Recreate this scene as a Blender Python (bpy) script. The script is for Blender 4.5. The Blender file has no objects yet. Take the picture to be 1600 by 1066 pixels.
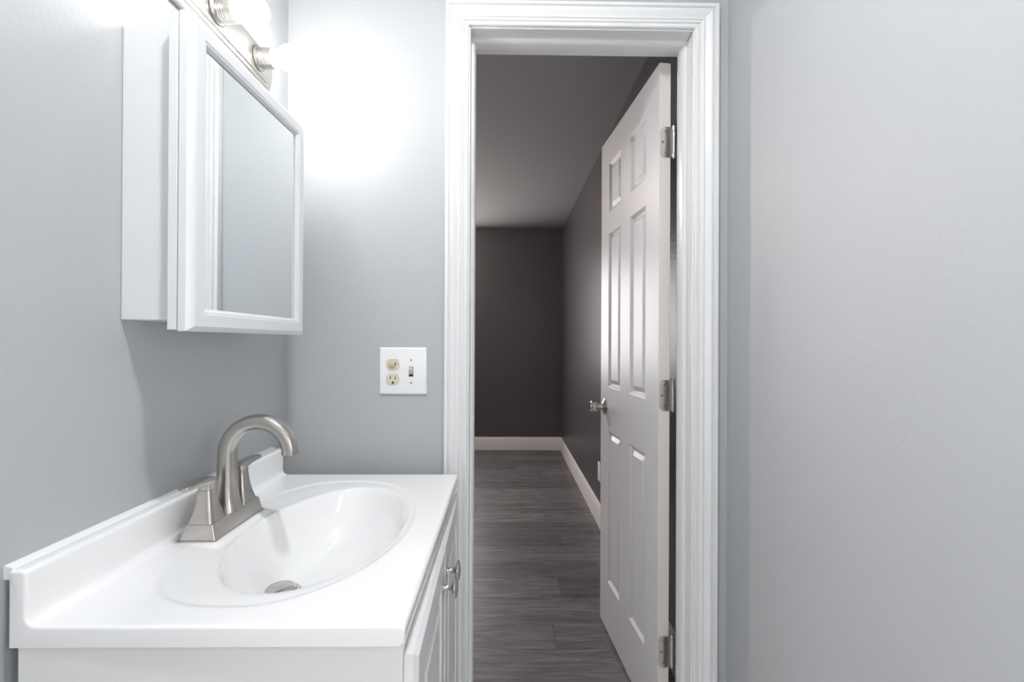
import bpy, bmesh, math, random
from mathutils import Vector, Matrix, Euler

random.seed(7)
scene = bpy.context.scene
COL = scene.collection
PI = math.pi
H = 1.19                      # camera height above the floor


def zr(rel):
    return H + rel


# ------------------------------------------------------------------ camera, world, light, exposure
cam_data = bpy.data.cameras.new('camera')
cam = bpy.data.objects.new('camera', cam_data)
COL.objects.link(cam)
cam_data.sensor_fit = 'HORIZONTAL'
cam_data.sensor_width = 36.0
cam_data.lens = 724.0 / 1600.0 * 36.0
cam_data.clip_start = 0.02
_yaw, _pitch, _roll = math.radians(-0.79), math.radians(0.16), math.radians(0.27)
_m = Matrix.Rotation(_yaw, 4, 'Z') @ Matrix.Rotation(PI / 2 + _pitch, 4, 'X') @ Matrix.Rotation(_roll, 4, 'Z')
_m.translation = Vector((0, 0, H))
cam.matrix_world = _m
scene.camera = cam

world = bpy.data.worlds.new('daylight')
scene.world = world
world.use_nodes = True
wbg = world.node_tree.nodes['Background']
wbg.inputs['Color'].default_value = (1.0, 0.97, 0.97, 1)
wbg.inputs['Strength'].default_value = 10.5

FILL_WINDOW_SIDES = ('left', 'right')
BULB_STRENGTH = 66.0
DOME_STRENGTH = 500.0
BEDROOM_FILL_STRENGTH = 340.0

vs = scene.view_settings
scene.display_settings.display_device = 'sRGB'
vs.view_transform = 'Standard'
vs.look = 'None'
vs.exposure = 0.10
vs.gamma = 1.0
vs.use_curve_mapping = False
scene.cycles.use_denoising = True
scene.cycles.max_bounces = 12
scene.cycles.diffuse_bounces = 8
scene.cycles.glossy_bounces = 6
scene.cycles.caustics_reflective = False
scene.cycles.sample_clamp_indirect = 6.0


# ------------------------------------------------------------------ materials
def srgb(r, g, b):
    def f(c):
        c /= 255.0
        return c / 12.92 if c <= 0.04045 else ((c + 0.055) / 1.055) ** 2.4
    return (f(r), f(g), f(b), 1)


def mat(name, color, rough=0.5, metal=0.0, spec=0.5, bump=None, coat=0.0):
    m = bpy.data.materials.new(name)
    m.use_nodes = True
    nt = m.node_tree
    b = nt.nodes['Principled BSDF']
    b.inputs['Base Color'].default_value = color if len(color) == 4 else (*color, 1)
    b.inputs['Roughness'].default_value = rough
    b.inputs['Metallic'].default_value = metal
    b.inputs['Specular IOR Level'].default_value = spec
    b.inputs['Coat Weight'].default_value = coat
    b.inputs['Coat Roughness'].default_value = 0.05
    if bump:
        scale, strength, dist, detail = bump
        tc = nt.nodes.new('ShaderNodeTexCoord')
        n = nt.nodes.new('ShaderNodeTexNoise')
        n.inputs['Scale'].default_value = scale
        n.inputs['Detail'].default_value = detail
        bp = nt.nodes.new('ShaderNodeBump')
        bp.inputs['Strength'].default_value = strength
        bp.inputs['Distance'].default_value = dist
        nt.links.new(tc.outputs['Object'], n.inputs['Vector'])
        nt.links.new(n.outputs['Fac'], bp.inputs['Height'])
        nt.links.new(bp.outputs['Normal'], b.inputs['Normal'])
    return m


def mottled(m, c1, c2, scale, detail=3.0, stretch=None):
    """give a material two tones of its own colour, mixed by noise"""
    nt = m.node_tree
    b = nt.nodes['Principled BSDF']
    tc = nt.nodes.new('ShaderNodeTexCoord')
    mp = nt.nodes.new('ShaderNodeMapping')
    if stretch:
        mp.inputs['Scale'].default_value = stretch
    n = nt.nodes.new('ShaderNodeTexNoise')
    n.inputs['Scale'].default_value = scale
    n.inputs['Detail'].default_value = detail
    r = nt.nodes.new('ShaderNodeValToRGB')
    r.color_ramp.elements[0].position = 0.35
    r.color_ramp.elements[1].position = 0.65
    r.color_ramp.elements[0].color = c1
    r.color_ramp.elements[1].color = c2
    nt.links.new(tc.outputs['Object'], mp.inputs['Vector'])
    nt.links.new(mp.outputs['Vector'], n.inputs['Vector'])
    nt.links.new(n.outputs['Fac'], r.inputs['Fac'])
    nt.links.new(r.outputs['Color'], b.inputs['Base Color'])


def emissive(name, color, strength):
    m = bpy.data.materials.new(name)
    m.use_nodes = True
    b = m.node_tree.nodes['Principled BSDF']
    b.inputs['Base Color'].default_value = (0.9, 0.9, 0.9, 1)
    b.inputs['Roughness'].default_value = 0.15
    b.inputs['Emission Color'].default_value = (*color, 1)
    b.inputs['Emission Strength'].default_value = strength
    return m


M = {}
M['bath_wall'] = mat('pale_grey_blue_paint', (0.450, 0.466, 0.478), 0.50, spec=0.3, bump=(170, 0.22, 0.002, 3))
M['bedroom_wall'] = mat('charcoal_paint', (0.074, 0.067, 0.069), 0.36, spec=0.6, bump=(110, 0.35, 0.004, 2))
M['ceiling'] = mat('ceiling_white_paint', (0.70, 0.69, 0.68), 0.8, spec=0.2, bump=(90, 0.15, 0.003, 2))
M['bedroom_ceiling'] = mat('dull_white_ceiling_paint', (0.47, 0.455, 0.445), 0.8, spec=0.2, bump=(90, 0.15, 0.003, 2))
M['trim'] = mat('white_gloss_trim_paint', (0.76, 0.76, 0.76), 0.28, spec=0.5)
M['baseboard'] = mat('white_baseboard_paint', (0.74, 0.71, 0.70), 0.4, spec=0.4)
M['door'] = mat('white_door_paint', (0.64, 0.64, 0.645), 0.38, spec=0.5, bump=(60, 0.05, 0.002, 2))
M['door_edge'] = mat('primed_door_edge', (0.66, 0.625, 0.58), 0.6, spec=0.3)
M['cabinet'] = mat('white_cabinet_foil', (0.79, 0.79, 0.765), 0.35, spec=0.45)
M['cabinet_door'] = mat('white_cabinet_door_foil', (0.76, 0.76, 0.765), 0.30, spec=0.5)
M['medicine'] = mat('white_lacquer', (0.74, 0.755, 0.77), 0.3, spec=0.5)
M['gel'] = mat('white_cultured_marble', (0.86, 0.86, 0.86), 0.12, spec=0.5, coat=0.3)
M['nickel'] = mat('brushed_nickel', (0.53, 0.50, 0.47), 0.25, metal=1.0, bump=(400, 0.03, 0.0005, 2))
M['nickel_bright'] = mat('satin_nickel', (0.58, 0.555, 0.52), 0.2, metal=1.0)
M['fixture'] = mat('brushed_nickel_light_bar', (0.50, 0.485, 0.46), 0.30, metal=1.0)
M['mirror'] = mat('mirror_silver', (0.86, 0.89, 0.90), 0.01, metal=1.0)
M['plate'] = mat('white_plastic', (0.84, 0.84, 0.84), 0.3)
M['ivory'] = mat('ivory_plastic', (0.66, 0.60, 0.48), 0.35)
M['tan'] = mat('aged_tan_plastic', (0.58, 0.47, 0.36), 0.4)
M['dark'] = mat('dark_slot', (0.02, 0.02, 0.02), 0.6)
M['screw'] = mat('steel_screw', (0.30, 0.29, 0.28), 0.35, metal=1.0)
M['seam'] = mat('dark_rim_rubber', (0.05, 0.05, 0.05), 0.7)  # near-black rim around each bulb socket
M['bulb'] = emissive('lit_bulb_glass', (1.0, 0.96, 0.92), BULB_STRENGTH)
M['bulb_dimmed'] = emissive('lit_dimmed_bulb_glass', (1.0, 0.95, 0.90), BULB_STRENGTH * 0.45)  # nearest bulb, out of frame, dimmed to lessen glow on the left wall
M['bedroom_fill'] = emissive('warm_fill_lamp_glass', (1.0, 0.88, 0.84), BEDROOM_FILL_STRENGTH)  # glow of the added bedroom fill lamp
M['dome'] = emissive('lit_opal_glass', (0.96, 0.98, 1.0), DOME_STRENGTH)
M['tile'] = mat('white_wall_tile', (0.8, 0.8, 0.8), 0.3)
M['bath_floor'] = mat('grey_tile', (0.72, 0.72, 0.72), 0.4)
M['caulk'] = mat('white_caulk', (0.84, 0.84, 0.84), 0.35)


def plank_material():
    m = bpy.data.materials.new('grey_plank_floor')
    m.use_nodes = True
    nt = m.node_tree
    b = nt.nodes['Principled BSDF']
    L = nt.links.new
    tc = nt.nodes.new('ShaderNodeTexCoord')
    sep = nt.nodes.new('ShaderNodeSeparateXYZ')
    L(tc.outputs['Object'], sep.inputs['Vector'])

    def mth(op, a, b=None):
        k = nt.nodes.new('ShaderNodeMath')
        k.operation = op
        for idx, v in enumerate((a, b)):
            if v is None:
                continue
            if isinstance(v, (int, float)):
                k.inputs[idx].default_value = v
            else:
                L(v, k.inputs[idx])
        return k.outputs[0]

    PW, PL = 0.18, 1.22
    yv = mth('DIVIDE', sep.outputs['Y'], PW)
    row = mth('FLOOR', yv)
    wn = nt.nodes.new('ShaderNodeTexWhiteNoise')
    wn.noise_dimensions = '1D'
    L(row, wn.inputs['W'])
    xv = mth('ADD', mth('DIVIDE', sep.outputs['X'], PL), mth('MULTIPLY', wn.outputs['Value'], 7.0))
    pid = mth('ADD', mth('MULTIPLY', row, 13.7), mth('FLOOR', xv))
    wn2 = nt.nodes.new('ShaderNodeTexWhiteNoise')
    wn2.noise_dimensions = '1D'
    L(pid, wn2.inputs['W'])
    tone = wn2.outputs['Value']

    def near_edge(v, width):
        f = mth('FRACT', v)
        d = mth('MINIMUM', f, mth('SUBTRACT', 1.0, f))
        return mth('LESS_THAN', d, width)
    joint = mth('MAXIMUM', near_edge(yv, 0.0008 / PW), near_edge(xv, 0.0009 / PL))
    # grain: noise stretched along X, shifted per plank
    mp = nt.nodes.new('ShaderNodeMapping')
    mp.inputs['Scale'].default_value = (1.6, 17.0, 1.0)
    add = nt.nodes.new('ShaderNodeVectorMath')
    add.operation = 'ADD'
    mul = nt.nodes.new('ShaderNodeVectorMath')
    mul.operation = 'SCALE'
    mul.inputs['Scale'].default_value = 30.0
    L(wn2.outputs['Color'], mul.inputs[0])
    L(tc.outputs['Object'], mp.inputs['Vector'])
    L(mp.outputs['Vector'], add.inputs[0])
    L(mul.outputs['Vector'], add.inputs[1])
    n = nt.nodes.new('ShaderNodeTexNoise')
    n.inputs['Scale'].default_value = 2.2
    n.inputs['Detail'].default_value = 8.0
    n.inputs['Roughness'].default_value = 0.68
    n.inputs['Distortion'].default_value = 1.3
    L(add.outputs['Vector'], n.inputs['Vector'])
    ramp = nt.nodes.new('ShaderNodeValToRGB')
    e = ramp.color_ramp.elements
    e[0].position, e[0].color = 0.30, (0.050, 0.047, 0.047, 1)
    e[1].position, e[1].color = 0.72, (0.215, 0.207, 0.206, 1)
    e2 = ramp.color_ramp.elements.new(0.5)
    e2.color = (0.120, 0.115, 0.115, 1)
    L(n.outputs['Fac'], ramp.inputs['Fac'])
    # plank to plank tone
    hsv = nt.nodes.new('ShaderNodeHueSaturation')
    mr = nt.nodes.new('ShaderNodeMapRange')
    mr.inputs['To Min'].default_value = 0.78
    mr.inputs['To Max'].default_value = 1.25
    L(tone, mr.inputs['Value'])
    L(mr.outputs['Result'], hsv.inputs['Value'])
    L(ramp.outputs['Color'], hsv.inputs['Color'])
    # joints
    mix = nt.nodes.new('ShaderNodeMix')
    mix.data_type = 'RGBA'
    L(joint, mix.inputs['Factor'])
    L(hsv.outputs['Color'], mix.inputs['A'])
    mix.inputs['B'].default_value = (0.02, 0.02, 0.02, 1)
    L(mix.outputs['Result'], b.inputs['Base Color'])
    b.inputs['Roughness'].default_value = 0.42
    b.inputs['Specular IOR Level'].default_value = 0.4
    bp = nt.nodes.new('ShaderNodeBump')
    bp.inputs['Strength'].default_value = 0.15
    bp.inputs['Distance'].default_value = 0.003
    L(n.outputs['Fac'], bp.inputs['Height'])
    L(bp.outputs['Normal'], b.inputs['Normal'])
    return m


M['planks'] = plank_material()


# ------------------------------------------------------------------ helpers
def tag(o, label=None, cat=None, group=None, kind=None):
    if label:
        o['label'] = label
    if cat:
        o['category'] = cat
    if group:
        o['group'] = group
    if kind:
        o['kind'] = kind
    return o


def thing(name, loc, label, cat, group=None, kind=None):
    o = bpy.data.objects.new(name, None)
    o.empty_display_size = 0.05
    o.location = loc
    COL.objects.link(o)
    return tag(o, label, cat, group, kind)


def root_loc(o):
    v = Vector((0, 0, 0))
    while o is not None:
        v = v + Vector(o.location)
        o = o.parent
    return v


def obj(name, bm, mats, parent=None, smooth=None, bevel=None, label=None):
    """links the bmesh (in world coordinates) as one mesh object under parent"""
    bmesh.ops.remove_doubles(bm, verts=bm.verts, dist=1e-6)
    bmesh.ops.recalc_face_normals(bm, faces=bm.faces)
    if parent is not None:
        bmesh.ops.translate(bm, verts=bm.verts, vec=-root_loc(parent))
    me = bpy.data.meshes.new(name)
    bm.to_mesh(me)
    bm.free()
    for m in (mats if isinstance(mats, (list, tuple)) else [mats]):
        me.materials.append(m)
    o = bpy.data.objects.new(name, me)
    COL.objects.link(o)
    if parent is not None:
        o.parent = parent
    if bevel:
        md = o.modifiers.new('bevel', 'BEVEL')
        md.width = bevel
        md.segments = 3
        md.limit_method = 'ANGLE'
        md.angle_limit = math.radians(35)
    if smooth is not None:
        me.shade_smooth()
        if smooth < 180:
            try:
                me.set_sharp_from_angle(angle=math.radians(smooth))
            except Exception:
                pass
    if label:
        o['label'] = label
    return o


def B():
    return bmesh.new()


def box(bm, x0, x1, y0, y1, z0, z1, mi=0):
    vs_ = [bm.verts.new((x, y, z)) for x in (x0, x1) for y in (y0, y1) for z in (z0, z1)]
    for f in ((0, 1, 3, 2), (4, 6, 7, 5), (0, 4, 5, 1), (2, 3, 7, 6), (0, 2, 6, 4), (1, 5, 7, 3)):
        fc = bm.faces.new([vs_[i] for i in f])
        fc.material_index = mi
    return bm


def rings(bm, loops, cap0=True, cap1=True, mi=0, closed=True):
    """loft: list of equal-length point loops"""
    vl = [[bm.verts.new(p) for p in lp] for lp in loops]
    n = len(vl[0])
    for a, b in zip(vl[:-1], vl[1:]):
        for i in range(n if closed else n - 1):
            j = (i + 1) % n
            f = bm.faces.new((a[i], a[j], b[j], b[i]))
            f.material_index = mi
    if cap0:
        bm.faces.new(vl[0]).material_index = mi
    if cap1:
        bm.faces.new(list(reversed(vl[-1]))).material_index = mi
    return bm


def frame_axes(axis):
    a = Vector(axis).normalized()
    up = Vector((0, 0, 1)) if abs(a.z) < 0.9 else Vector((0, 1, 0))
    u = a.cross(up).normalized()
    v = a.cross(u).normalized()
    return a, u, v


def lathe(bm, origin, axis, prof, n=40, mi=0, cap0=True, cap1=True):
    """prof: (radius, distance along axis)"""
    a, u, v = frame_axes(axis)
    o = Vector(origin)
    loops = []
    for r, d in prof:
        r = max(r, 1e-5)
        loops.append([o + a * d + (u * math.cos(2 * PI * k / n) + v * math.sin(2 * PI * k / n)) * r for k in range(n)])
    return rings(bm, loops, cap0, cap1, mi)


def superellipse(a, b, p, n=48):
    pts = []
    for k in range(n):
        t = 2 * PI * k / n
        c, s = math.cos(t), math.sin(t)
        pts.append((math.copysign(abs(c) ** (2 / p), c) * a, math.copysign(abs(s) ** (2 / p), s) * b))
    return pts


def slab(bm, P, us, vs_, cells, loops, thick, both=True, edge_mi=0, panel_mi=0, back_flat=False, outer=0.0):
    """panelled slab: P(u, v, n) -> point.  us, vs_: cut lines.  cells: set of (i, j) that are panels.
    loops: list of (inset, height) nested in each panel.  n = 0 is the front, n = -thick the back.
    outer: chamfer at the rim of the front face."""
    def face_side(n0, sgn):
        for i in range(len(us) - 1):
            for j in range(len(vs_) - 1):
                u0, u1, v0, v1 = us[i], us[i + 1], vs_[j], vs_[j + 1]
                if (i, j) in cells and sgn != 0:
                    prev = [bm.verts.new(P(u, v, n0)) for u, v in ((u0, v0), (u1, v0), (u1, v1), (u0, v1))]
                    for ins, hgt in loops:
                        cur = [bm.verts.new(P(u, v, n0 + sgn * hgt)) for u, v in
                               ((u0 + ins, v0 + ins), (u1 - ins, v0 + ins), (u1 - ins, v1 - ins), (u0 + ins, v1 - ins))]
                        for k in range(4):
                            q = (k + 1) % 4
                            bm.faces.new((prev[k], prev[q], cur[q], cur[k])).material_index = panel_mi
                        prev = cur
                    bm.faces.new(prev).material_index = panel_mi
                else:
                    bm.faces.new([bm.verts.new(P(u, v, n0)) for u, v in ((u0, v0), (u1, v0), (u1, v1), (u0, v1))])
    face_side(0.0, 1)
    face_side(-thick, -1 if both else 0)
    nb = -thick
    for i in range(len(us) - 1):
        for v in (vs_[0], vs_[-1]):
            bm.faces.new([bm.verts.new(P(*q)) for q in ((us[i], v, 0), (us[i + 1], v, 0), (us[i + 1], v, nb), (us[i], v, nb))]).material_index = edge_mi
    for j in range(len(vs_) - 1):
        for u in (us[0], us[-1]):
            bm.faces.new([bm.verts.new(P(*q)) for q in ((u, vs_[j], 0), (u, vs_[j + 1], 0), (u, vs_[j + 1], nb), (u, vs_[j], nb))]).material_index = edge_mi
    bmesh.ops.remove_doubles(bm, verts=bm.verts, dist=1e-6)
    return bm


# ------------------------------------------------------------------ plan of the place
XL, XR = -0.593, 0.608          # bathroom side walls
YW, YF = 1.262, 1.376           # door wall: bathroom face, bedroom face
YREAR = -0.55
ZC = zr(1.26)                   # ceilings
OX0, OX1 = -0.099, 0.510        # door opening (jamb faces)
OZ = zr(0.856)
XBR, XBL, YB = 0.620, -2.50, 5.13   # bedroom right, left and far walls
T = 0.10

# ------------------------------------------------------------------ structure


def wall(name, label, boxes, m):
    bm = B()
    for bx in boxes:
        box(bm, *bx)
    return tag(obj(name, bm, m), label, 'wall', kind='structure')


wall('wall_rear', 'white tiled bathroom wall behind the viewer', [(XL, XR, YREAR - T, YREAR, 0, ZC)], M['tile'])
# added fill windows in both side walls (out of the frame), brightening near walls
SWY0, SWY1, SWZ0, SWZ1 = -0.38, -0.07, 0.90, 1.48
for sg, xw, nm in ((-1, XL, 'left'), (1, XR, 'right')):
    x0, x1 = sorted((xw, xw + sg * T))
    lab = {'left': 'pale grey bathroom wall behind the sink and mirror cabinet', 'right': 'plain pale grey bathroom wall right of the doorway'}[nm]
    if nm not in FILL_WINDOW_SIDES:
        wall('wall_' + nm, lab, [(x0, x1, YREAR - T, YW, 0, ZC)], M['bath_wall'])
        continue
    wall('wall_' + nm, lab, [(x0, x1, YREAR - T, SWY0, 0, ZC), (x0, x1, SWY1, YW, 0, ZC), (x0, x1, SWY0, SWY1, 0, SWZ0), (x0, x1, SWY0, SWY1, SWZ1, ZC)], M['bath_wall'])
    bm = B()
    f0, f1 = sorted((xw + sg * 0.03, xw + sg * 0.07))
    for bx in ((SWY0, SWY1, SWZ0, SWZ0 + 0.03), (SWY0, SWY1, SWZ1 - 0.03, SWZ1), (SWY0, SWY0 + 0.03, SWZ0 + 0.03, SWZ1 - 0.03), (SWY1 - 0.03, SWY1, SWZ0 + 0.03, SWZ1 - 0.03)):
        box(bm, f0, f1, *bx)
    tag(obj('fill_window_left' if nm == 'left' else 'fill_window_right', bm, M['trim']), 'added small white framed fill window in the %s bathroom wall beside the viewer' % nm, 'window', kind='structure')
    pl = bpy.data.lights.new('fill_window_portal', 'AREA')
    pl.shape = 'RECTANGLE'
    pl.size, pl.size_y = SWZ1 - SWZ0, SWY1 - SWY0
    pl.cycles.is_portal = True
    plo = bpy.data.objects.new('fill_window_portal', pl)
    plo.location = (xw + sg * (T + 0.01), (SWY0 + SWY1) / 2, (SWZ0 + SWZ1) / 2)
    plo.rotation_euler = (0, sg * PI / 2, 0)
    COL.objects.link(plo)

# the door wall: grey paint on the bathroom side, charcoal on the bedroom side
JT = 0.018
bm = B()
for (x0, x1, z0, z1) in ((XL - T, OX0 - JT, 0, ZC), (OX1 + JT, XR + T, 0, ZC), (OX0 - JT, OX1 + JT, OZ + JT, ZC)):
    box(bm, x0, x1, YW, YW + 0.06, z0, z1, 0)
for (x0, x1, z0, z1) in ((XBL - T, OX0 - JT, 0, ZC), (OX1 + JT, XBR + T, 0, ZC), (OX0 - JT, OX1 + JT, OZ + JT, ZC)):
    box(bm, x0, x1, YW + 0.06, YF, z0, z1, 1)
tag(obj('wall_front', bm, [M['bath_wall'], M['bedroom_wall']]), 'grey wall with the doorway and the switch plate', 'wall', kind='structure')

wall('wall_far_right', 'charcoal side wall behind the open white door', [(XBR, XBR + T, YF, YB, 0, ZC)], M['bedroom_wall'])
wall('wall_far_left', 'charcoal bedroom side wall, out of view', [(XBL - T, XBL, YF, YB, 0, ZC)], M['bedroom_wall'])
# the far wall has a window left of what the doorway shows: the daylight of that room
WX0, WX1, WZ0, WZ1 = -1.45, -0.45, 0.85, 2.1
wall('wall_far', 'charcoal wall at the far end of the room beyond the door', [
    (XBL - T, WX0, YB, YB + T, 0, ZC), (WX1, XBR + T, YB, YB + T, 0, ZC),
    (WX0, WX1, YB, YB + T, 0, WZ0), (WX0, WX1, YB, YB + T, WZ1, ZC)], M['bedroom_wall'])
bm = B()
fw = 0.04
for bx in ((WX0, WX1, WZ0, WZ0 + fw), (WX0, WX1, WZ1 - fw, WZ1), (WX0, WX0 + fw, WZ0 + fw, WZ1 - fw),
           (WX1 - fw, WX1, WZ0 + fw, WZ1 - fw), ((WX0 + WX1) / 2 - 0.02, (WX0 + WX1) / 2 + 0.02, WZ0 + fw, WZ1 - fw)):
    box(bm, bx[0], bx[1], YB + 0.02, YB + 0.07, bx[2], bx[3])
tag(obj('window_1', bm, M['trim']), 'white framed window in the far bedroom wall, left of the view', 'window', kind='structure')
pl = bpy.data.lights.new('window_daylight', 'AREA')
pl.shape = 'RECTANGLE'
pl.size, pl.size_y = WX1 - WX0, WZ1 - WZ0
pl.cycles.is_portal = True
plo = bpy.data.objects.new('window_daylight', pl)
plo.location = ((WX0 + WX1) / 2, YB + 0.11, (WZ0 + WZ1) / 2)
plo.rotation_euler = (-PI / 2, 0, 0)
COL.objects.link(plo)

bm = B()
box(bm, XL - T, XR + T, YREAR - T, YW + 0.057, -0.1, 0)
tag(obj('floor', bm, M['bath_floor']), 'bathroom floor', 'floor', kind='structure')
bm = B()
box(bm, XBL - T, XBR + T, YW + 0.057, YB + T, -0.1, 0)
tag(obj('floor', bm, M['planks']), 'dark grey wood plank floor seen through the doorway', 'floor', kind='structure')
bm = B()
box(bm, XL - T, XR + T, YREAR - T, YW + 0.06, ZC, ZC + 0.1)
tag(obj('ceiling', bm, M['ceiling']), 'bathroom ceiling', 'ceiling', kind='structure')
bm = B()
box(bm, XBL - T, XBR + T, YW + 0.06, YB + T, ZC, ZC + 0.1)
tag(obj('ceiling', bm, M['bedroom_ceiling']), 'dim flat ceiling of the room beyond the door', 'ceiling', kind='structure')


# door casing: profile swept along each leg with mitred corners
CAS = [(0, 0), (0, .007), (.0025, .0095), (.0075, .0095), (.0090, .0055), (.0125, .0055), (.0140, .0100), (.0190, .0110),
       (.0205, .0140), (.0225, .0140), (.0245, .0095), (.0280, .0100), (.0330, .0135), (.0385, .0170), (.0425, .0180),
       (.0465, .0170), (.0485, .0125), (.0510, .0125), (.0530, .0180), (.0605, .0180), (.062, .0165), (.062, 0)]
REV = 0.004


def casing(name, kind_, yface, sgn, label):
    il, ir, it = OX0 - REV, OX1 + REV, OZ + REV

    def st(corner, w, t):
        y = yface + sgn * t
        return {'lb': (il - w, y, 0), 'lt': (il - w, y, it + w), 'rt': (ir + w, y, it + w), 'rb': (ir + w, y, 0)}[corner]
    a, b = {'left': ('lb', 'lt'), 'head': ('lt', 'rt'), 'right': ('rt', 'rb')}[kind_]
    bm = B()
    rings(bm, [[st(a, w, t) for w, t in CAS], [st(b, w, t) for w, t in CAS]])
    return tag(obj(name, bm, M['trim'], smooth=28), label, 'door trim', kind='structure')


casing('trim_1', 'left', YW, -1, 'white moulded door casing left of the doorway')
casing('trim_2', 'head', YW, -1, 'white moulded door casing across the top of the doorway')
casing('trim_3', 'right', YW, -1, 'white moulded door casing right of the doorway, by the bare wall')
casing('trim_4', 'left', YF, 1, 'white casing on the bedroom side, left of the doorway')
casing('trim_5', 'head', YF, 1, 'white casing on the bedroom side, above the doorway')
casing('trim_6', 'right', YF, 1, 'white casing on the bedroom side, by the hinges')

# jamb lining with its stop
bm = B()
box(bm, OX0 - JT, OX0, YW, YF, 0, OZ + JT)
box(bm, OX1, OX1 + JT, YW, YF, 0, OZ + JT)
box(bm, OX0, OX1, YW, YF, OZ, OZ + JT)
jo = tag(obj('trim_7', bm, M['trim'], bevel=0.0012, smooth=30), 'white door jamb lining the doorway', 'door trim', kind='structure')
bm = B()
SY0, SY1, ST = 1.303, 1.340, 0.0105
SP = [(0, SY0), (ST * 0.55, SY0), (ST * 0.8, SY0 + 0.003), (ST, SY0 + 0.010), (ST, SY1), (0, SY1)]
rings(bm, [[(OX0 + d, y, 0) for d, y in SP], [(OX0 + d, y, OZ - d) for d, y in SP],
           [(OX1 - d, y, OZ - d) for d, y in SP], [(OX1 - d, y, 0) for d, y in SP]])
obj('stop_moulding', bm, M['trim'], parent=jo, smooth=30)

# bedroom baseboards
BP = [(0, 0), (0.014, 0), (0.014, 0.115), (0.011, 0.125), (0.009, 0.133), (0.005, 0.140), (0, 0.142)]
bm = B()
rings(bm, [[(XBL, YB - t, z) for t, z in BP], [(XBR - t, YB - t, z) for t, z in BP]])
tag(obj('baseboard_far', bm, M['baseboard'], smooth=25), 'white baseboard along the far charcoal wall', 'baseboard', kind='structure')
bm = B()
rings(bm, [[(XBR - t, YB - t, z) for t, z in BP], [(XBR - t, YF, z) for t, z in BP]])
tag(obj('baseboard_far_right', bm, M['baseboard'], smooth=25), 'white baseboard running along the right charcoal wall to the door', 'baseboard', kind='structure')

# ------------------------------------------------------------------ the open six panel door
DW = 0.61
hinge = Vector((0.459, 1.384, 0.0))
dd = Vector((-0.0475, 0.609, 0)).normalized()
nn = Vector((-dd.y, dd.x, 0))                      # left (visible) face normal
DZ0, DZ1 = 0.012, zr(0.843)
door = thing('door_1', (hinge.x, hinge.y, DZ0), 'white six panel door standing open into the dark room', 'door', kind='structure')


def DP(u, v, n):
    p = hinge + dd * u + nn * n
    return (p.x, p.y, v)


us = [0, 0.106, 0.251, 0.357, 0.504, DW]
vz = [DZ0, 0.216, 0.832, 1.010, 1.636, 1.722, 1.922, DZ1]
cells = {(i, j) for i in (1, 3) for j in (1, 3, 5)}
bm = B()
slab(bm, DP, us, vz, cells, [(0.003, -0.003), (0.012, -0.0105), (0.017, -0.0105), (0.030, -0.0030), (0.032, -0.0022)], 0.035)
for f in bm.faces:                                  # the hinge edge was left in primer
    c = f.calc_center_median()
    if abs((c - hinge).dot(dd)) < 1e-4:
        f.material_index = 1
leaf = obj('door_leaf', bm, [M['door'], M['door_edge']], parent=door, smooth=15, bevel=0.0012)

# knob on both faces
for sgn, n0 in ((1, 0.0), (-1, -0.035)):
    o = DP(0.548, zr(-0.266), n0)
    ax = nn * sgn
    bm = B()
    lathe(bm, o, ax, [(0.0005, 0.0), (0.033, 0.0), (0.033, 0.003), (0.028, 0.006), (0.018, 0.010), (0.0125, 0.014), (0.0115, 0.020)])
    ros = obj('rosette', bm, M['nickel_bright'], parent=door, smooth=40)
    bm = B()
    lathe(bm, o, ax, [(0.011, 0.018), (0.011, 0.030), (0.016, 0.032), (0.0205, 0.036), (0.0225, 0.045), (0.0235, 0.055),
                      (0.0230, 0.059), (0.019, 0.062), (0.0185, 0.060), (0.0135, 0.0595), (0.0125, 0.064), (0.0005, 0.065)])
    obj('door_knob', bm, M['nickel_bright'], parent=door, smooth=40)

# hinges
for hz in (zr(0.604), zr(-0.157), zr(-0.925)):
    bm = B()
    hh, r = 0.0455, 0.013
    # leaf with rounded corners lying on the hinge edge, in (n, z)
    out = [(0.004, -hh), (0.004, hh)]
    pts = []
    n_in, n_out = -0.0035, -0.040
    for k in range(7):
        t = PI / 2 * k / 6
        pts.append((n_in - r + r * math.sin(t), hh - r + r * math.cos(t)))
    for k in range(7):
        t = PI / 2 * k / 6
        pts.append((n_in - r + r * math.cos(t), -hh + r - r * math.sin(t)))
    pts += [(n_out, -hh), (n_out, hh)]
    lo = [DP(-0.0002, hz + z, n) for n, z in pts]
    hi = [DP(-0.0026, hz + z, n) for n, z in pts]
    rings(bm, [lo, hi])
    hg = obj('hinge', bm, M['nickel_bright'], parent=door, smooth=30)
    bm = B()
    ko = Vector(DP(-0.0015, hz, -0.0445))
    zz = [-hh, -hh * 0.61, -hh * 0.59, -hh * 0.21, -hh * 0.19, hh * 0.19, hh * 0.21, hh * 0.59, hh * 0.61, hh]
    prof = [(0.0035, -hh - 0.004), (0.0045, -hh - 0.002), (0.0055, -hh)]
    for k, z in enumerate(zz[1:-1]):
        prof.append((0.0055 if (k % 4 in (0, 3)) else 0.0055, z))
    prof += [(0.0055, hh), (0.0062, hh + 0.001), (0.0062, hh + 0.003), (0.0045, hh + 0.005)]
    lathe(bm, ko, (0, 0, 1), prof, n=24)
    obj('knuckle', bm, M['nickel_bright'], parent=hg, smooth=40)
    for n_, z_ in ((-0.018, 0.031), (-0.010, 0.0), (-0.018, -0.031)):
        bm = B()
        lathe(bm, DP(-0.0024, hz + z_, n_), -dd, [(0.0038, 0), (0.0036, 0.0008), (0.0015, 0.0012), (0.0012, 0.0004)], n=16)
        obj('screw', bm, M['screw'], parent=hg, smooth=40)

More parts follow.
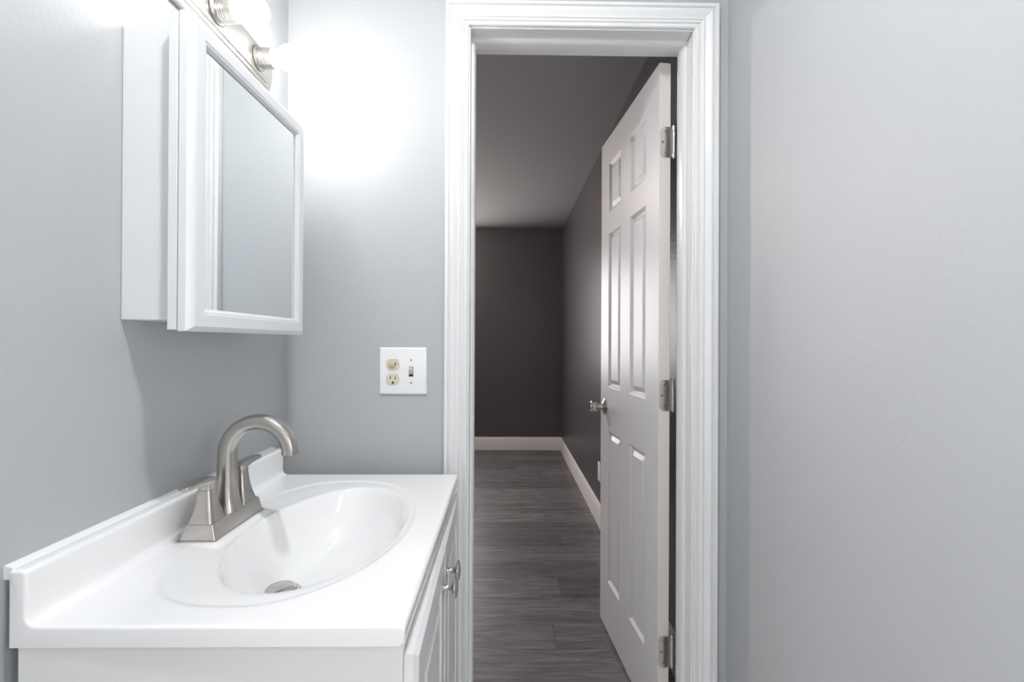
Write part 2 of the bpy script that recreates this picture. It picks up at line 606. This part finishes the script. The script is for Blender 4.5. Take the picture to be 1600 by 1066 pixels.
# ------------------------------------------------------------------ vanity cabinet
CZ = zr(-0.3375)                 # top of the counter
CY0, CY1 = 0.553, 1.186          # counter ends
CXF = -0.118                     # counter front
CT = 0.0245                      # thickness of the edge
CAB_TOP = CZ - CT
BX0, BX1 = -0.572, -0.1225       # cabinet body
BY0, BY1 = 0.5635, 1.1765
van = thing('vanity_cabinet', ((BX0 + BX1) / 2, (BY0 + BY1) / 2, 0), 'white two door bathroom vanity cabinet under the sink top', 'cabinet')
bm = B()
pt = 0.014
CARC = CAB_TOP - 0.0008
box(bm, BX0, BX1, BY0, BY0 + pt, 0, CARC)
box(bm, BX0, BX1, BY1 - pt, BY1, 0, CARC)
box(bm, BX0, BX0 + 0.006, BY0 + pt, BY1 - pt, 0.08, CARC)
box(bm, BX0 + 0.006, BX1, BY0 + pt, BY1 - pt, 0.08, 0.095)
box(bm, BX1 - 0.018, BX1, BY0 + pt, BY1 - pt, CARC - 0.035, CARC)
box(bm, BX1 - 0.018, BX1, BY0 + pt, BY0 + 0.035, 0.095, CARC - 0.035)
box(bm, BX1 - 0.018, BX1, BY1 - 0.035, BY1 - pt, 0.095, CARC - 0.035)
box(bm, BX1 - 0.075, BX1 - 0.06, BY0 + pt, BY1 - pt, 0, 0.08)
obj('carcass', bm, M['cabinet'], parent=van, bevel=0.0006)
ymid = 0.866
VT = 0.0175
VX = BX1 + 0.0005 + VT
vz0, vz1 = 0.10, zr(-0.3795)
for (y0, y1, kn) in ((BY0 + 0.002, ymid - 0.0015, ymid - 0.031), (ymid + 0.0015, BY1 - 0.002, ymid + 0.031)):
    def VP(u, v, n):
        return (VX + n, u, v)
    bm = B()
    fr = 0.008
    # rim chamfer then field, then the routed raised panel
    slab(bm, VP, [y0, y1], [vz0, vz1], {(0, 0)},
         [(0.0001, -0.006), (0.007, 0.0), (0.050, 0.0), (0.053, -0.004), (0.060, -0.0055), (0.066, -0.005), (0.078, -0.0008), (0.080, 0.0)], VT, both=False)
    # pull the outermost rim back so the edge of the door reads as chamfered
    for v in bm.verts:
        if abs(v.co.x - VX) < 1e-6 and (abs(v.co.y - y0) < 1e-5 or abs(v.co.y - y1) < 1e-5 or abs(v.co.z - vz0) < 1e-5 or abs(v.co.z - vz1) < 1e-5):
            v.co.x = VX - 0.006
    dr = obj('cabinet_door', bm, M['cabinet_door'], parent=van, smooth=15)
    bm = B()
    lathe(bm, (VX - 0.001, kn, zr(-0.4415)), (1, 0, 0),
          [(0.0072, 0.0), (0.0066, 0.001), (0.0050, 0.003), (0.0046, 0.013), (0.0058, 0.0160), (0.0105, 0.0180), (0.0165, 0.0200),
           (0.0182, 0.0216), (0.0180, 0.0232), (0.0150, 0.0255), (0.0085, 0.0270), (0.0003, 0.0274)], n=40)
    obj('cabinet_knob', bm, M['nickel_bright'], parent=dr, smooth=50)

# the cabinet stands a touch askew under its top
_a = math.radians(1.2)
_p = Vector((BX1, BY0, 0))
van.rotation_euler = (0, 0, _a)
van.location = _p + Matrix.Rotation(_a, 3, 'Z') @ (Vector(van.location) - _p)

# ------------------------------------------------------------------ sink top (counter, backsplash and bowl in one casting)
BSX0, BSX1 = -0.5835, -0.5625     # backsplash
BST = 0.066                        # its height above the counter
prof = []                          # (x, z, deck?)


def arc(cx, cz, r, a0, a1, n):
    return [(cx + r * math.cos(a0 + (a1 - a0) * k / n), cz + r * math.sin(a0 + (a1 - a0) * k / n)) for k in range(n + 1)]


top_bs = CZ + BST
P1 = [(BSX0, CAB_TOP), (BSX0, CZ), (BSX0, top_bs - 0.004)]
P1 += arc(BSX0 + 0.004, top_bs - 0.004, 0.004, PI, PI / 2, 5)
P1 += arc(BSX1 - 0.006, top_bs - 0.006, 0.006, PI / 2, 0, 6)
P1 += [(BSX1, CZ + 0.045), (BSX1, CZ + 0.03)]
P1 += arc(BSX1 + 0.013, CZ + 0.013, 0.013, PI, 1.5 * PI, 8)
x0d, x1d = BSX1 + 0.013, CXF - 0.008
nd = 130
P1 += [(x0d + (x1d - x0d) * k / nd, CZ) for k in range(1, nd)]
P1 += arc(CXF - 0.008, CZ - 0.008, 0.008, PI / 2, 0, 6)
P1 += [(CXF, CZ - 0.014), (CXF, CAB_TOP + 0.003)]
P1 += arc(CXF - 0.003, CAB_TOP + 0.003, 0.003, 0, -PI / 2, 3)
P1 += [(CXF - 0.02, CAB_TOP), (BX1 - 0.01, CAB_TOP)]

BCX, BCY, BA, BB = -0.328, 0.862, 0.140, 0.226     # bowl: half widths in x and y
RCX, RCY, RA, RB = -0.346, 0.862, 0.176, 0.272     # shallow outer ring
BD = 0.123
DRX, DRY = -0.416, 0.868           # the drain sits towards the faucet


def smooth01(t):
    t = min(1, max(0, t))
    return t * t * (3 - 2 * t)


def dip(x, y):
    pw = 2.8 if x < RCX else 2.0
    R = (abs((x - RCX) / RA) ** pw + abs((y - RCY) / RB) ** pw) ** (1 / pw)
    z = -0.0024 * smooth01((1.0 - R) / 0.045)
    z -= 0.006 * smooth01((0.97 - R) / 0.35)
    # the deck stays level under the faucet
    pad = 1.0 - smooth01((x + 0.4835) / 0.012)
    pad *= smooth01((0.092 - abs(y - 0.8632)) / 0.012)
    z *= 1.0 - pad
    # fraction of the way from the drain to the rim of the bowl
    px_, py_ = (x - DRX) / BA, (y - DRY) / BB
    ox_, oy_ = (DRX - BCX) / BA, (DRY - BCY) / BB
    qa = px_ * px_ + py_ * py_
    qb = ox_ * px_ + oy_ * py_
    qc = ox_ * ox_ + oy_ * oy_ - 1
    r = 0.0 if qa < 1e-12 else 1.0 / max(1e-6, (-qb + math.sqrt(max(0, qb * qb - qa * qc))) / qa)
    if r < 1.06:
        q = min(1.0, r / 1.0)
        d = (1 - q ** 3.0)
        # round the rim over
        w = smooth01((1.06 - r) / 0.16)
        z -= BD * d ** 0.80 * w + 0.004 * w * (1 - d)
    return z


nv = 190
ysamp = []
rr = 0.0038
for k in range(6):
    ysamp.append((CY0 + rr - rr * math.cos(PI / 2 * k / 5), rr - rr * math.sin(PI / 2 * k / 5)))
for k in range(1, nv):
    ysamp.append((CY0 + rr + (CY1 - CY0 - 2 * rr) * k / nv, 0.0))
for k in range(6):
    ysamp.append((CY1 - rr + rr * math.sin(PI / 2 * k / 5), rr - rr * math.cos(PI / 2 * k / 5)))
zmin_edge = CAB_TOP


NRM = []
for k in range(len(P1)):
    a_, b_ = P1[max(0, k - 1)], P1[min(len(P1) - 1, k + 1)]
    tx, tz = b_[0] - a_[0], b_[1] - a_[1]
    ln = math.hypot(tx, tz) or 1.0
    NRM.append((-tz / ln, tx / ln))       # outward normal of the section


top = thing('vanity_sink_top', ((BSX0 + CXF) / 2, (CY0 + CY1) / 2, CAB_TOP), 'glossy white one piece sink top with oval bowl and backsplash', 'sink')
bm = B()
loops = []
for y, s in ysamp:
    row = []
    for (x, z), (nx, nz) in zip(P1, NRM):
        zz = z
        if abs(z - CZ) < 1e-6 and x0d - 0.001 < x < x1d + 0.001:
            zz = z + dip(x, y)
        x2, z2 = (x - nx * s, zz - nz * s) if z > CAB_TOP + 1e-4 else (x - (s if x > CXF - 0.01 else (-s if x < BSX1 else 0)), zz)
        row.append((x2, y, z2))
    loops.append(row)
grid = [[bm.verts.new(p) for p in lp] for lp in loops]
for a, b in zip(grid[:-1], grid[1:]):
    for i in range(len(P1) - 1):
        bm.faces.new((a[i], a[i + 1], b[i + 1], b[i]))
# ends: fill the L shaped end faces
for row in (grid[0], grid[-1]):
    try:
        bm.faces.new(row)
    except Exception:
        pass
obj('basin_slab', bm, M['gel'], parent=top, smooth=50)
# bead of caulk behind the backsplash
bm = B()
cp = [(XL + 0.0003, top_bs - 0.012), (BSX0 + 0.0005, top_bs - 0.013), (BSX0 + 0.003, top_bs - 0.0015), (BSX0 + 0.001, top_bs + 0.0015), (XL + 0.0003, top_bs + 0.004)]
rings(bm, [[(x, CY0 + 0.004, z) for x, z in cp], [(x, CY1 - 0.002, z) for x, z in cp]])
obj('caulk_bead', bm, M['caulk'], parent=top, smooth=60)
# drain
bz = CZ + dip(DRX, DRY)
bm = B()
lathe(bm, (DRX, DRY, bz - 0.006), (0, 0, 1), [(0.036, 0.0), (0.036, 0.0075), (0.034, 0.0095), (0.028, 0.0095), (0.0265, 0.007), (0.0005, 0.007)], n=48)
dr = obj('drain_flange', bm, M['nickel_bright'], parent=top, smooth=40, label='nickel drain ring')
bm = B()
lathe(bm, (DRX, DRY, bz + 0.0015), (0, 0, 1), [(0.010, -0.001), (0.0255, 0.006), (0.026, 0.0085), (0.024, 0.0105), (0.012, 0.0125), (0.0005, 0.013)], n=48)
obj('drain_stopper', bm, M['nickel_bright'], parent=dr, smooth=40)

# ------------------------------------------------------------------ faucet
FX, FY = -0.517, 0.8632
fau = thing('faucet', (FX, FY, CZ - 0.003), 'brushed nickel two handle faucet with high arched spout', 'faucet')
bm = B()
FZ = CZ + 0.0006


def rect_loop(x0, x1, y0, y1, z, r=0.004, n=5):
    pts = []
    for cx, cy, a0 in ((x1 - r, y1 - r, 0), (x0 + r, y1 - r, PI / 2), (x0 + r, y0 + r, PI), (x1 - r, y0 + r, 1.5 * PI)):
        for k in range(n + 1):
            t = a0 + PI / 2 * k / n
            pts.append((cx + r * math.cos(t), cy + r * math.sin(t), z))
    return pts


rings(bm, [rect_loop(-0.550, -0.4850, 0.7835, 0.943, FZ - 0.0003, 0.003), rect_loop(-0.550, -0.4850, 0.7835, 0.943, FZ + 0.001, 0.003)])
rings(bm, [rect_loop(-0.547, -0.4865, 0.786, 0.9405, FZ + 0.0005, 0.003), rect_loop(-0.5445, -0.4885, 0.787, 0.9395, FZ + 0.008, 0.003),
           rect_loop(-0.5385, -0.4925, 0.789, 0.9375, FZ + 0.025, 0.003), rect_loop(-0.537, -0.494, 0.7905, 0.936, FZ + 0.0265, 0.003)])
obj('base_plate', bm, M['nickel'], parent=fau, smooth=30)
for sg in (-1, 1):
    hy = FY + sg * 0.0505
    bm = B()
    lv = []
    for z, a, b, p in ((0.0255, 0.0215, 0.0222, 7), (0.030, 0.0205, 0.0212, 6.5), (0.040, 0.0178, 0.0182, 5.5), (0.052, 0.0152, 0.0155, 4.5), (0.066, 0.0132, 0.0134, 4),
                       (0.0795, 0.0120, 0.0122, 3.5), (0.0800, 0.0114, 0.0116, 3.5), (0.0808, 0.0114, 0.0116, 3.5), (0.0813, 0.0120, 0.0122, 3.3), (0.090, 0.0117, 0.0119, 3.2)):
        lv.append([(FX + u, hy + v, FZ + z) for u, v in superellipse(a, b, p)])
    rings(bm, lv)
    hb = obj('handle', bm, M['nickel'], parent=fau, smooth=35)
    # lever: flat bar, rounded over the post, tapering outwards
    bm = B()
    lv = []
    for d, w, zb, zt in ((-0.0135, 0.004, 0.0890, 0.0925), (-0.0125, 0.0085, 0.0880, 0.0965), (-0.009, 0.0112, 0.0870, 0.0995), (0.0, 0.0118, 0.0868, 0.1010), (0.012, 0.0112, 0.0885, 0.1015),
                         (0.026, 0.0102, 0.0915, 0.1015), (0.042, 0.0098, 0.0925, 0.1015), (0.056, 0.0095, 0.0932, 0.1013), (0.0605, 0.0088, 0.0938, 0.1009), (0.0620, 0.007, 0.0952, 0.0998)):
        zc, hz_ = (zb + zt) / 2, (zt - zb) / 2
        lv.append([(FX + u, hy + sg * d, FZ + zc + v) for u, v in superellipse(w, hz_, 4.5, 32)])
    rings(bm, lv)
    obj('lever', bm, M['nickel'], parent=hb, smooth=45)
# spout
bm = B()
SCX, SCZ, SR = -0.4550, zr(-0.2065), 0.0575
path = []
zb = FZ + 0.0255
for t, a, b in ((0, 0.0245, 0.0240), (0.04, 0.0228, 0.0226), (0.12, 0.0202, 0.0206), (0.25, 0.0175, 0.0188), (0.45, 0.0154, 0.0176), (0.7, 0.0148, 0.0166), (0.9, 0.0146, 0.0160)):
    path.append((Vector((SCX - SR, FY, zb + (SCZ - zb) * t)), Vector((0, 0, 1)), a, b))
na = 28
for k in range(na + 1):
    th = PI - (PI * 1.0) * k / na
    c = Vector((SCX + SR * math.cos(th), FY, SCZ + SR * math.sin(th)))
    tan = Vector((math.sin(th), 0, -math.cos(th)))
    f = k / na
    path.append((c, tan, 0.0146 - 0.0016 * f, 0.0158 - 0.0015 * f))
path.append((Vector((SCX + SR, FY, SCZ - 0.002)), Vector((0, 0, -1)), 0.0129, 0.0142))
lv = []
for c, tan, a, b in path:
    u = Vector((0, 1, 0))
    v = tan.cross(u).normalized()
    lv.append([c + v * p + u * q for p, q in superellipse(a, b, 2.8, 48)])
rings(bm, lv)
obj('spout', bm, M['nickel'], parent=fau, smooth=50)
bm = B()
lathe(bm, (SCX + SR, FY, SCZ - 0.0016), (0, 0, -1), [(0.0095, 0), (0.0095, 0.002), (0.008, 0.0024), (0.008, 0.001), (0.0003, 0.001)], n=24)
obj('aerator', bm, M['screw'], parent=fau, smooth=40)

# ------------------------------------------------------------------ mirror cabinet
MA = math.radians(0.95)               # the door does not quite close: its far edge stands proud
MN = Vector((-0.4715, 0.699, 0))      # near front edge of the door
MW, MZ0, MZ1 = 0.381, zr(0.0145), zr(0.4965)
med = thing('medicine_cabinet', (XL, MN.y + MW / 2, MZ0), 'white medicine cabinet with framed mirror door above the sink', 'cabinet')
bm = B()
box(bm, XL + 0.0005, -0.507, 0.7215, 1.062, zr(0.032), zr(0.4865))
obj('cabinet_body', bm, M['medicine'], parent=med, bevel=0.001, smooth=30)
bm = B()
box(bm, -0.507, -0.493, MN.y + 0.001, MN.y + MW - 0.001, MZ0 + 0.002, MZ1 - 0.001)
obj('face_frame', bm, M['medicine'], parent=med, bevel=0.001, smooth=30)


def MP(u, v, n):
    return (MN.x + math.sin(MA) * u + math.cos(MA) * n, MN.y + math.cos(MA) * u - math.sin(MA) * n, v)


bm = B()
seq = [(0.0, 0.0, -0.0190), (0.0, 0.0, -0.0075), (0.002, 0.002, -0.0050), (0.006, 0.005, -0.0022), (0.011, 0.008, -0.0002), (0.013, 0.0095, 0.0), (0.030, 0.0265, 0.0),
       (0.0315, 0.028, -0.0012), (0.034, 0.0305, -0.0012), (0.0395, 0.036, -0.0060), (0.0395, 0.036, -0.0085)]
rings(bm, [[MP(a, MZ0 + b, n), MP(MW - a, MZ0 + b, n), MP(MW - a, MZ1 - b, n), MP(a, MZ1 - b, n)] for a, b, n in seq])
mdoor = obj('mirror_door', bm, M['medicine'], parent=med, smooth=20)
bm = B()
a, b = 0.0397, 0.0362
rings(bm, [[MP(a, MZ0 + b, n), MP(MW - a, MZ0 + b, n), MP(MW - a, MZ1 - b, n), MP(a, MZ1 - b, n)] for n in (-0.0084, -0.0076)])
obj('mirror', bm, M['mirror'], parent=mdoor, label='mirror glass')

# ------------------------------------------------------------------ vanity light bar
LZ = zr(0.645)
LY0, LY1 = 0.668, 1.146
lt = thing('vanity_light_bar', (XL, (LY0 + LY1) / 2, LZ), 'brushed nickel wall light bar with bare globe bulbs above the mirror cabinet', 'lamp')
bm = B()


def stadium(hh, inset, x, n=14, r=0.034):
    y0_, y1_ = LY0 + inset, LY1 - inset
    r = min(r, hh) - 0.0002
    pts = []
    for cy, cz, a0 in ((y1_ - r, LZ + hh - r, 0), (y0_ + r, LZ + hh - r, PI / 2), (y0_ + r, LZ - hh + r, PI), (y1_ - r, LZ - hh + r, 1.5 * PI)):
        for k in range(n + 1):
            t = a0 + PI / 2 * k / n
            pts.append((x, cy + r * math.cos(t), cz + r * math.sin(t)))
    return pts


steps = [(0.046, 0.0, 0.0005), (0.046, 0.0, 0.013), (0.0445, 0.0015, 0.0155), (0.040, 0.006, 0.0160), (0.039, 0.007, 0.0185), (0.037, 0.009, 0.0200),
         (0.032, 0.014, 0.0205), (0.031, 0.015, 0.0235), (0.029, 0.017, 0.0250), (0.026, 0.024, 0.0255), (0.0255, 0.0245, 0.0265)]
rings(bm, [stadium(h_, i_, XL + d_) for h_, i_, d_ in steps])
obj('back_plate', bm, M['fixture'], parent=lt, smooth=25)
for by in (0.759, 0.911, 1.063):
    bm = B()
    o = (XL + 0.026, by, LZ)
    lathe(bm, o, (1, 0, 0), [(0.0255, 0.0), (0.0255, 0.002), (0.0235, 0.004), (0.0215, 0.006), (0.0215, 0.008), (0.0222, 0.010), (0.0215, 0.012), (0.0222, 0.014),
                             (0.0215, 0.016), (0.0222, 0.018), (0.0215, 0.020), (0.0222, 0.022), (0.0215, 0.0245), (0.0215, 0.036), (0.019, 0.036), (0.0185, 0.020), (0.0003, 0.020)], n=40)
    so = obj('socket', bm, M['fixture'], parent=lt, smooth=35)
    bm = B()
    lathe(bm, o, (1, 0, 0), [(0.0265, 0.0), (0.0265, 0.0022), (0.0225, 0.0026)], n=40)
    obj('socket_rim', bm, M['seam'], parent=so, smooth=40)
    bm = B()
    R_, cx = 0.0285, 0.072
    pr = [(0.0125, 0.021), (0.0130, 0.034), (0.0150, 0.0425), (0.0185, 0.0490)]
    for k in range(14):
        t = math.radians(150 - 150 * k / 13) if k else math.radians(140)
        pr.append((R_ * math.sin(t), cx + R_ * math.cos(t)))
    pr = pr[:4] + sorted(pr[4:], key=lambda q: q[1])
    pr = [q for q in pr if not (q[1] > 0.0500 and q[1] < 0.0515)]
    lathe(bm, o, (1, 0, 0), pr, n=40)
    obj('bulb', bm, M['bulb'] if by > 0.8 else M['bulb_dimmed'], parent=so, smooth=180)

# ------------------------------------------------------------------ combined outlet and switch plate
PX0, PX1, PZ0, PZ1 = -0.3410, -0.2135, 1.0475, 1.1745
pc = thing('switch_outlet_plate', ((PX0 + PX1) / 2, YW, PZ0), 'white two gang plate with ivory outlet and toggle switch beside the door casing', 'switch plate')
bm = B()
n_ = 4


def prect(i, y):
    return [(PX0 + i, y, PZ0 + i), (PX1 - i, y, PZ0 + i), (PX1 - i, y, PZ1 - i), (PX0 + i, y, PZ1 - i)]


rings(bm, [prect(0, YW - 0.0003), prect(0, YW - 0.003), prect(0.0012, YW - 0.0048), prect(0.0035, YW - 0.0062), prect(0.006, YW - 0.0066)])
obj('cover_plate', bm, M['plate'], parent=pc, smooth=25)


def capsule_outline(cx, cz, w, h, n=20):
    """round sides, flat top and bottom - the face of a receptacle"""
    pts = []
    for k in range(n + 1):
        t = -0.9 + 1.8 * k / n
        pts.append((cx + w * math.cos(t) / 1.0, cz + h * math.sin(t) / math.sin(0.9)))
    for k in range(n + 1):
        t = PI - 0.9 + 1.8 * k / n
        pts.append((cx + w * math.cos(t), cz + h * math.sin(t) / math.sin(0.9)))
    return pts


RX = -0.3035
yf = YW - 0.0066
for rz, kind_ in ((zr(-0.0610), 'covered'), (zr(-0.1005), 'open')):
    bm = B()
    out = capsule_outline(RX, rz, 0.0178, 0.0150)
    inn = capsule_outline(RX, rz, 0.0168, 0.0141)
    rings(bm, [[(x, yf + 0.001, z) for x, z in out], [(x, yf - 0.0016, z) for x, z in out], [(x, yf - 0.0024, z) for x, z in inn]])
    rc = obj('receptacle', bm, M['ivory'], parent=pc, smooth=30)
    yy = yf - 0.0024
    bm = B()
    if kind_ == 'open':
        box(bm, RX - 0.0078, RX - 0.0054, yy - 0.0002, yy + 0.001, rz - 0.001, rz + 0.0075)
        box(bm, RX + 0.0054, RX + 0.0076, yy - 0.0002, yy + 0.001, rz - 0.001, rz + 0.0068)
        lathe(bm, (RX, yy + 0.001, rz - 0.0092), (0, -1, 0), [(0.0028, 0), (0.0028, 0.0012)], n=20)
        box(bm, RX - 0.0028, RX + 0.0028, yy - 0.0002, yy + 0.001, rz - 0.0125, rz - 0.0092)
        obj('slots', bm, M['dark'], parent=rc)
    else:
        box(bm, RX + 0.0058, RX + 0.0082, yy - 0.0002, yy + 0.001, rz - 0.002, rz + 0.005)
        obj('slots', bm, M['dark'], parent=rc)
        bm = B()
        rings(bm, [[(RX - 0.0025 + u, yy + 0.0005, rz - 0.0015 + v) for u, v in superellipse(0.0085, 0.0072, 3.5, 28)],
                   [(RX - 0.0025 + u, yy - 0.0035, rz - 0.0015 + v) for u, v in superellipse(0.0078, 0.0066, 3.5, 28)],
                   [(RX - 0.0025 + u, yy - 0.0042, rz - 0.0015 + v) for u, v in superellipse(0.0068, 0.0055, 3.2, 28)]])
        obj('outlet_plug_cap', bm, M['tan'], parent=rc, smooth=35, label='tan cap pushed into the outlet')
SX = -0.2548
szc = zr(-0.0805)
bm = B()
box(bm, SX - 0.0058, SX + 0.0058, yf - 0.0004, yf + 0.0008, szc - 0.0135, szc + 0.0135)
sl = obj('switch_slot', bm, M['dark'], parent=pc)
bm = B()
# toggle lever tilted up
rings(bm, [[(SX + sx * 0.0050, yf - 0.0003, szc + zz_) for sx, zz_ in ((-1, -0.0075), (1, -0.0075), (1, 0.0122), (-1, 0.0122))],
           [(SX + sx * 0.0046, yf - 0.0060, szc + zz_) for sx, zz_ in ((-1, -0.0015), (1, -0.0015), (1, 0.0125), (-1, 0.0125))],
           [(SX + sx * 0.0040, yf - 0.0115, szc + zz_) for sx, zz_ in ((-1, 0.0050), (1, 0.0050), (1, 0.0128), (-1, 0.0128))]])
obj('toggle', bm, M['ivory'], parent=sl, bevel=0.0006, smooth=30)
for z_ in (szc + 0.0310, szc - 0.0305):
    bm = B()
    lathe(bm, (SX, yf + 0.0005, z_), (0, -1, 0), [(0.0026, 0), (0.0026, 0.0010), (0.0018, 0.0016), (0.0003, 0.0017)], n=20)
    obj('plate_screw', bm, M['screw'], parent=pc, smooth=40)

# ------------------------------------------------------------------ outlet low on the bedroom wall
OY, OZc = 3.03, zr(-0.845)
oc = thing('wall_outlet', (XBR, OY, OZc - 0.06), 'white outlet plate low on the charcoal wall behind the door knob', 'outlet')
bm = B()


def orect(i, d):
    return [(XBR - d, OY - 0.036 + i, OZc - 0.060 + i), (XBR - d, OY + 0.036 - i, OZc - 0.060 + i), (XBR - d, OY + 0.036 - i, OZc + 0.060 - i), (XBR - d, OY - 0.036 + i, OZc + 0.060 - i)]


rings(bm, [orect(0, 0.0003), orect(0, 0.003), orect(0.002, 0.0055), orect(0.005, 0.0062)])
obj('cover_plate', bm, M['plate'], parent=oc, smooth=25)
for dz in (0.0195, -0.0195):
    bm = B()
    out = capsule_outline(OY, OZc + dz, 0.0172, 0.0145)
    rings(bm, [[(XBR - 0.0055, y, z) for y, z in out], [(XBR - 0.0080, y, z) for y, z in out]])
    rc = obj('receptacle', bm, M['plate'], parent=oc, smooth=30)
    bm = B()
    for q in (-0.0065, 0.0065):
        box(bm, XBR - 0.0083, XBR - 0.0072, OY + q - 0.0012, OY + q + 0.0012, OZc + dz - 0.001, OZc + dz + 0.007)
    obj('slots', bm, M['dark'], parent=rc)

# ------------------------------------------------------------------ ceiling lamp of the bathroom (above the viewer, out of the frame)
cl = thing('ceiling_lamp', (-0.02, 0.32, ZC), 'round opal flush ceiling lamp above the viewer', 'lamp')
bm = B()
lathe(bm, (-0.02, 0.32, ZC), (0, 0, -1), [(0.085, 0.0), (0.085, 0.014), (0.078, 0.018)], n=48)
obj('lamp_pan', bm, M['fixture'], parent=cl, smooth=40)
bm = B()
lathe(bm, (-0.02, 0.32, ZC), (0, 0, -1), [(0.0525, 0.0185), (0.0510, 0.0245), (0.0435, 0.032), (0.0285, 0.038), (0.012, 0.041), (0.0005, 0.0415)], n=48)
obj('lamp_shade', bm, M['dome'], parent=cl, smooth=180)

# ------------------------------------------------------------------ added bedroom fill lamp, left of the doorway view, brightening the far wall
bl = thing('ceiling_lamp', (-1.3, 3.4, ZC), 'added round fill lamp, out of view on the ceiling of the dark room beyond the door', 'lamp')
bm = B()
lathe(bm, (-1.3, 3.4, ZC), (0, 0, -1), [(0.10, 0.0), (0.10, 0.014), (0.092, 0.018)], n=48)
obj('lamp_pan', bm, M['fixture'], parent=bl, smooth=40)
bm = B()
lathe(bm, (-1.3, 3.4, ZC), (0, 0, -1), [(0.088, 0.0185), (0.088, 0.05), (0.078, 0.085), (0.052, 0.108), (0.022, 0.118), (0.0005, 0.12)], n=48)
obj('lamp_shade', bm, M['bedroom_fill'], parent=bl, smooth=180)
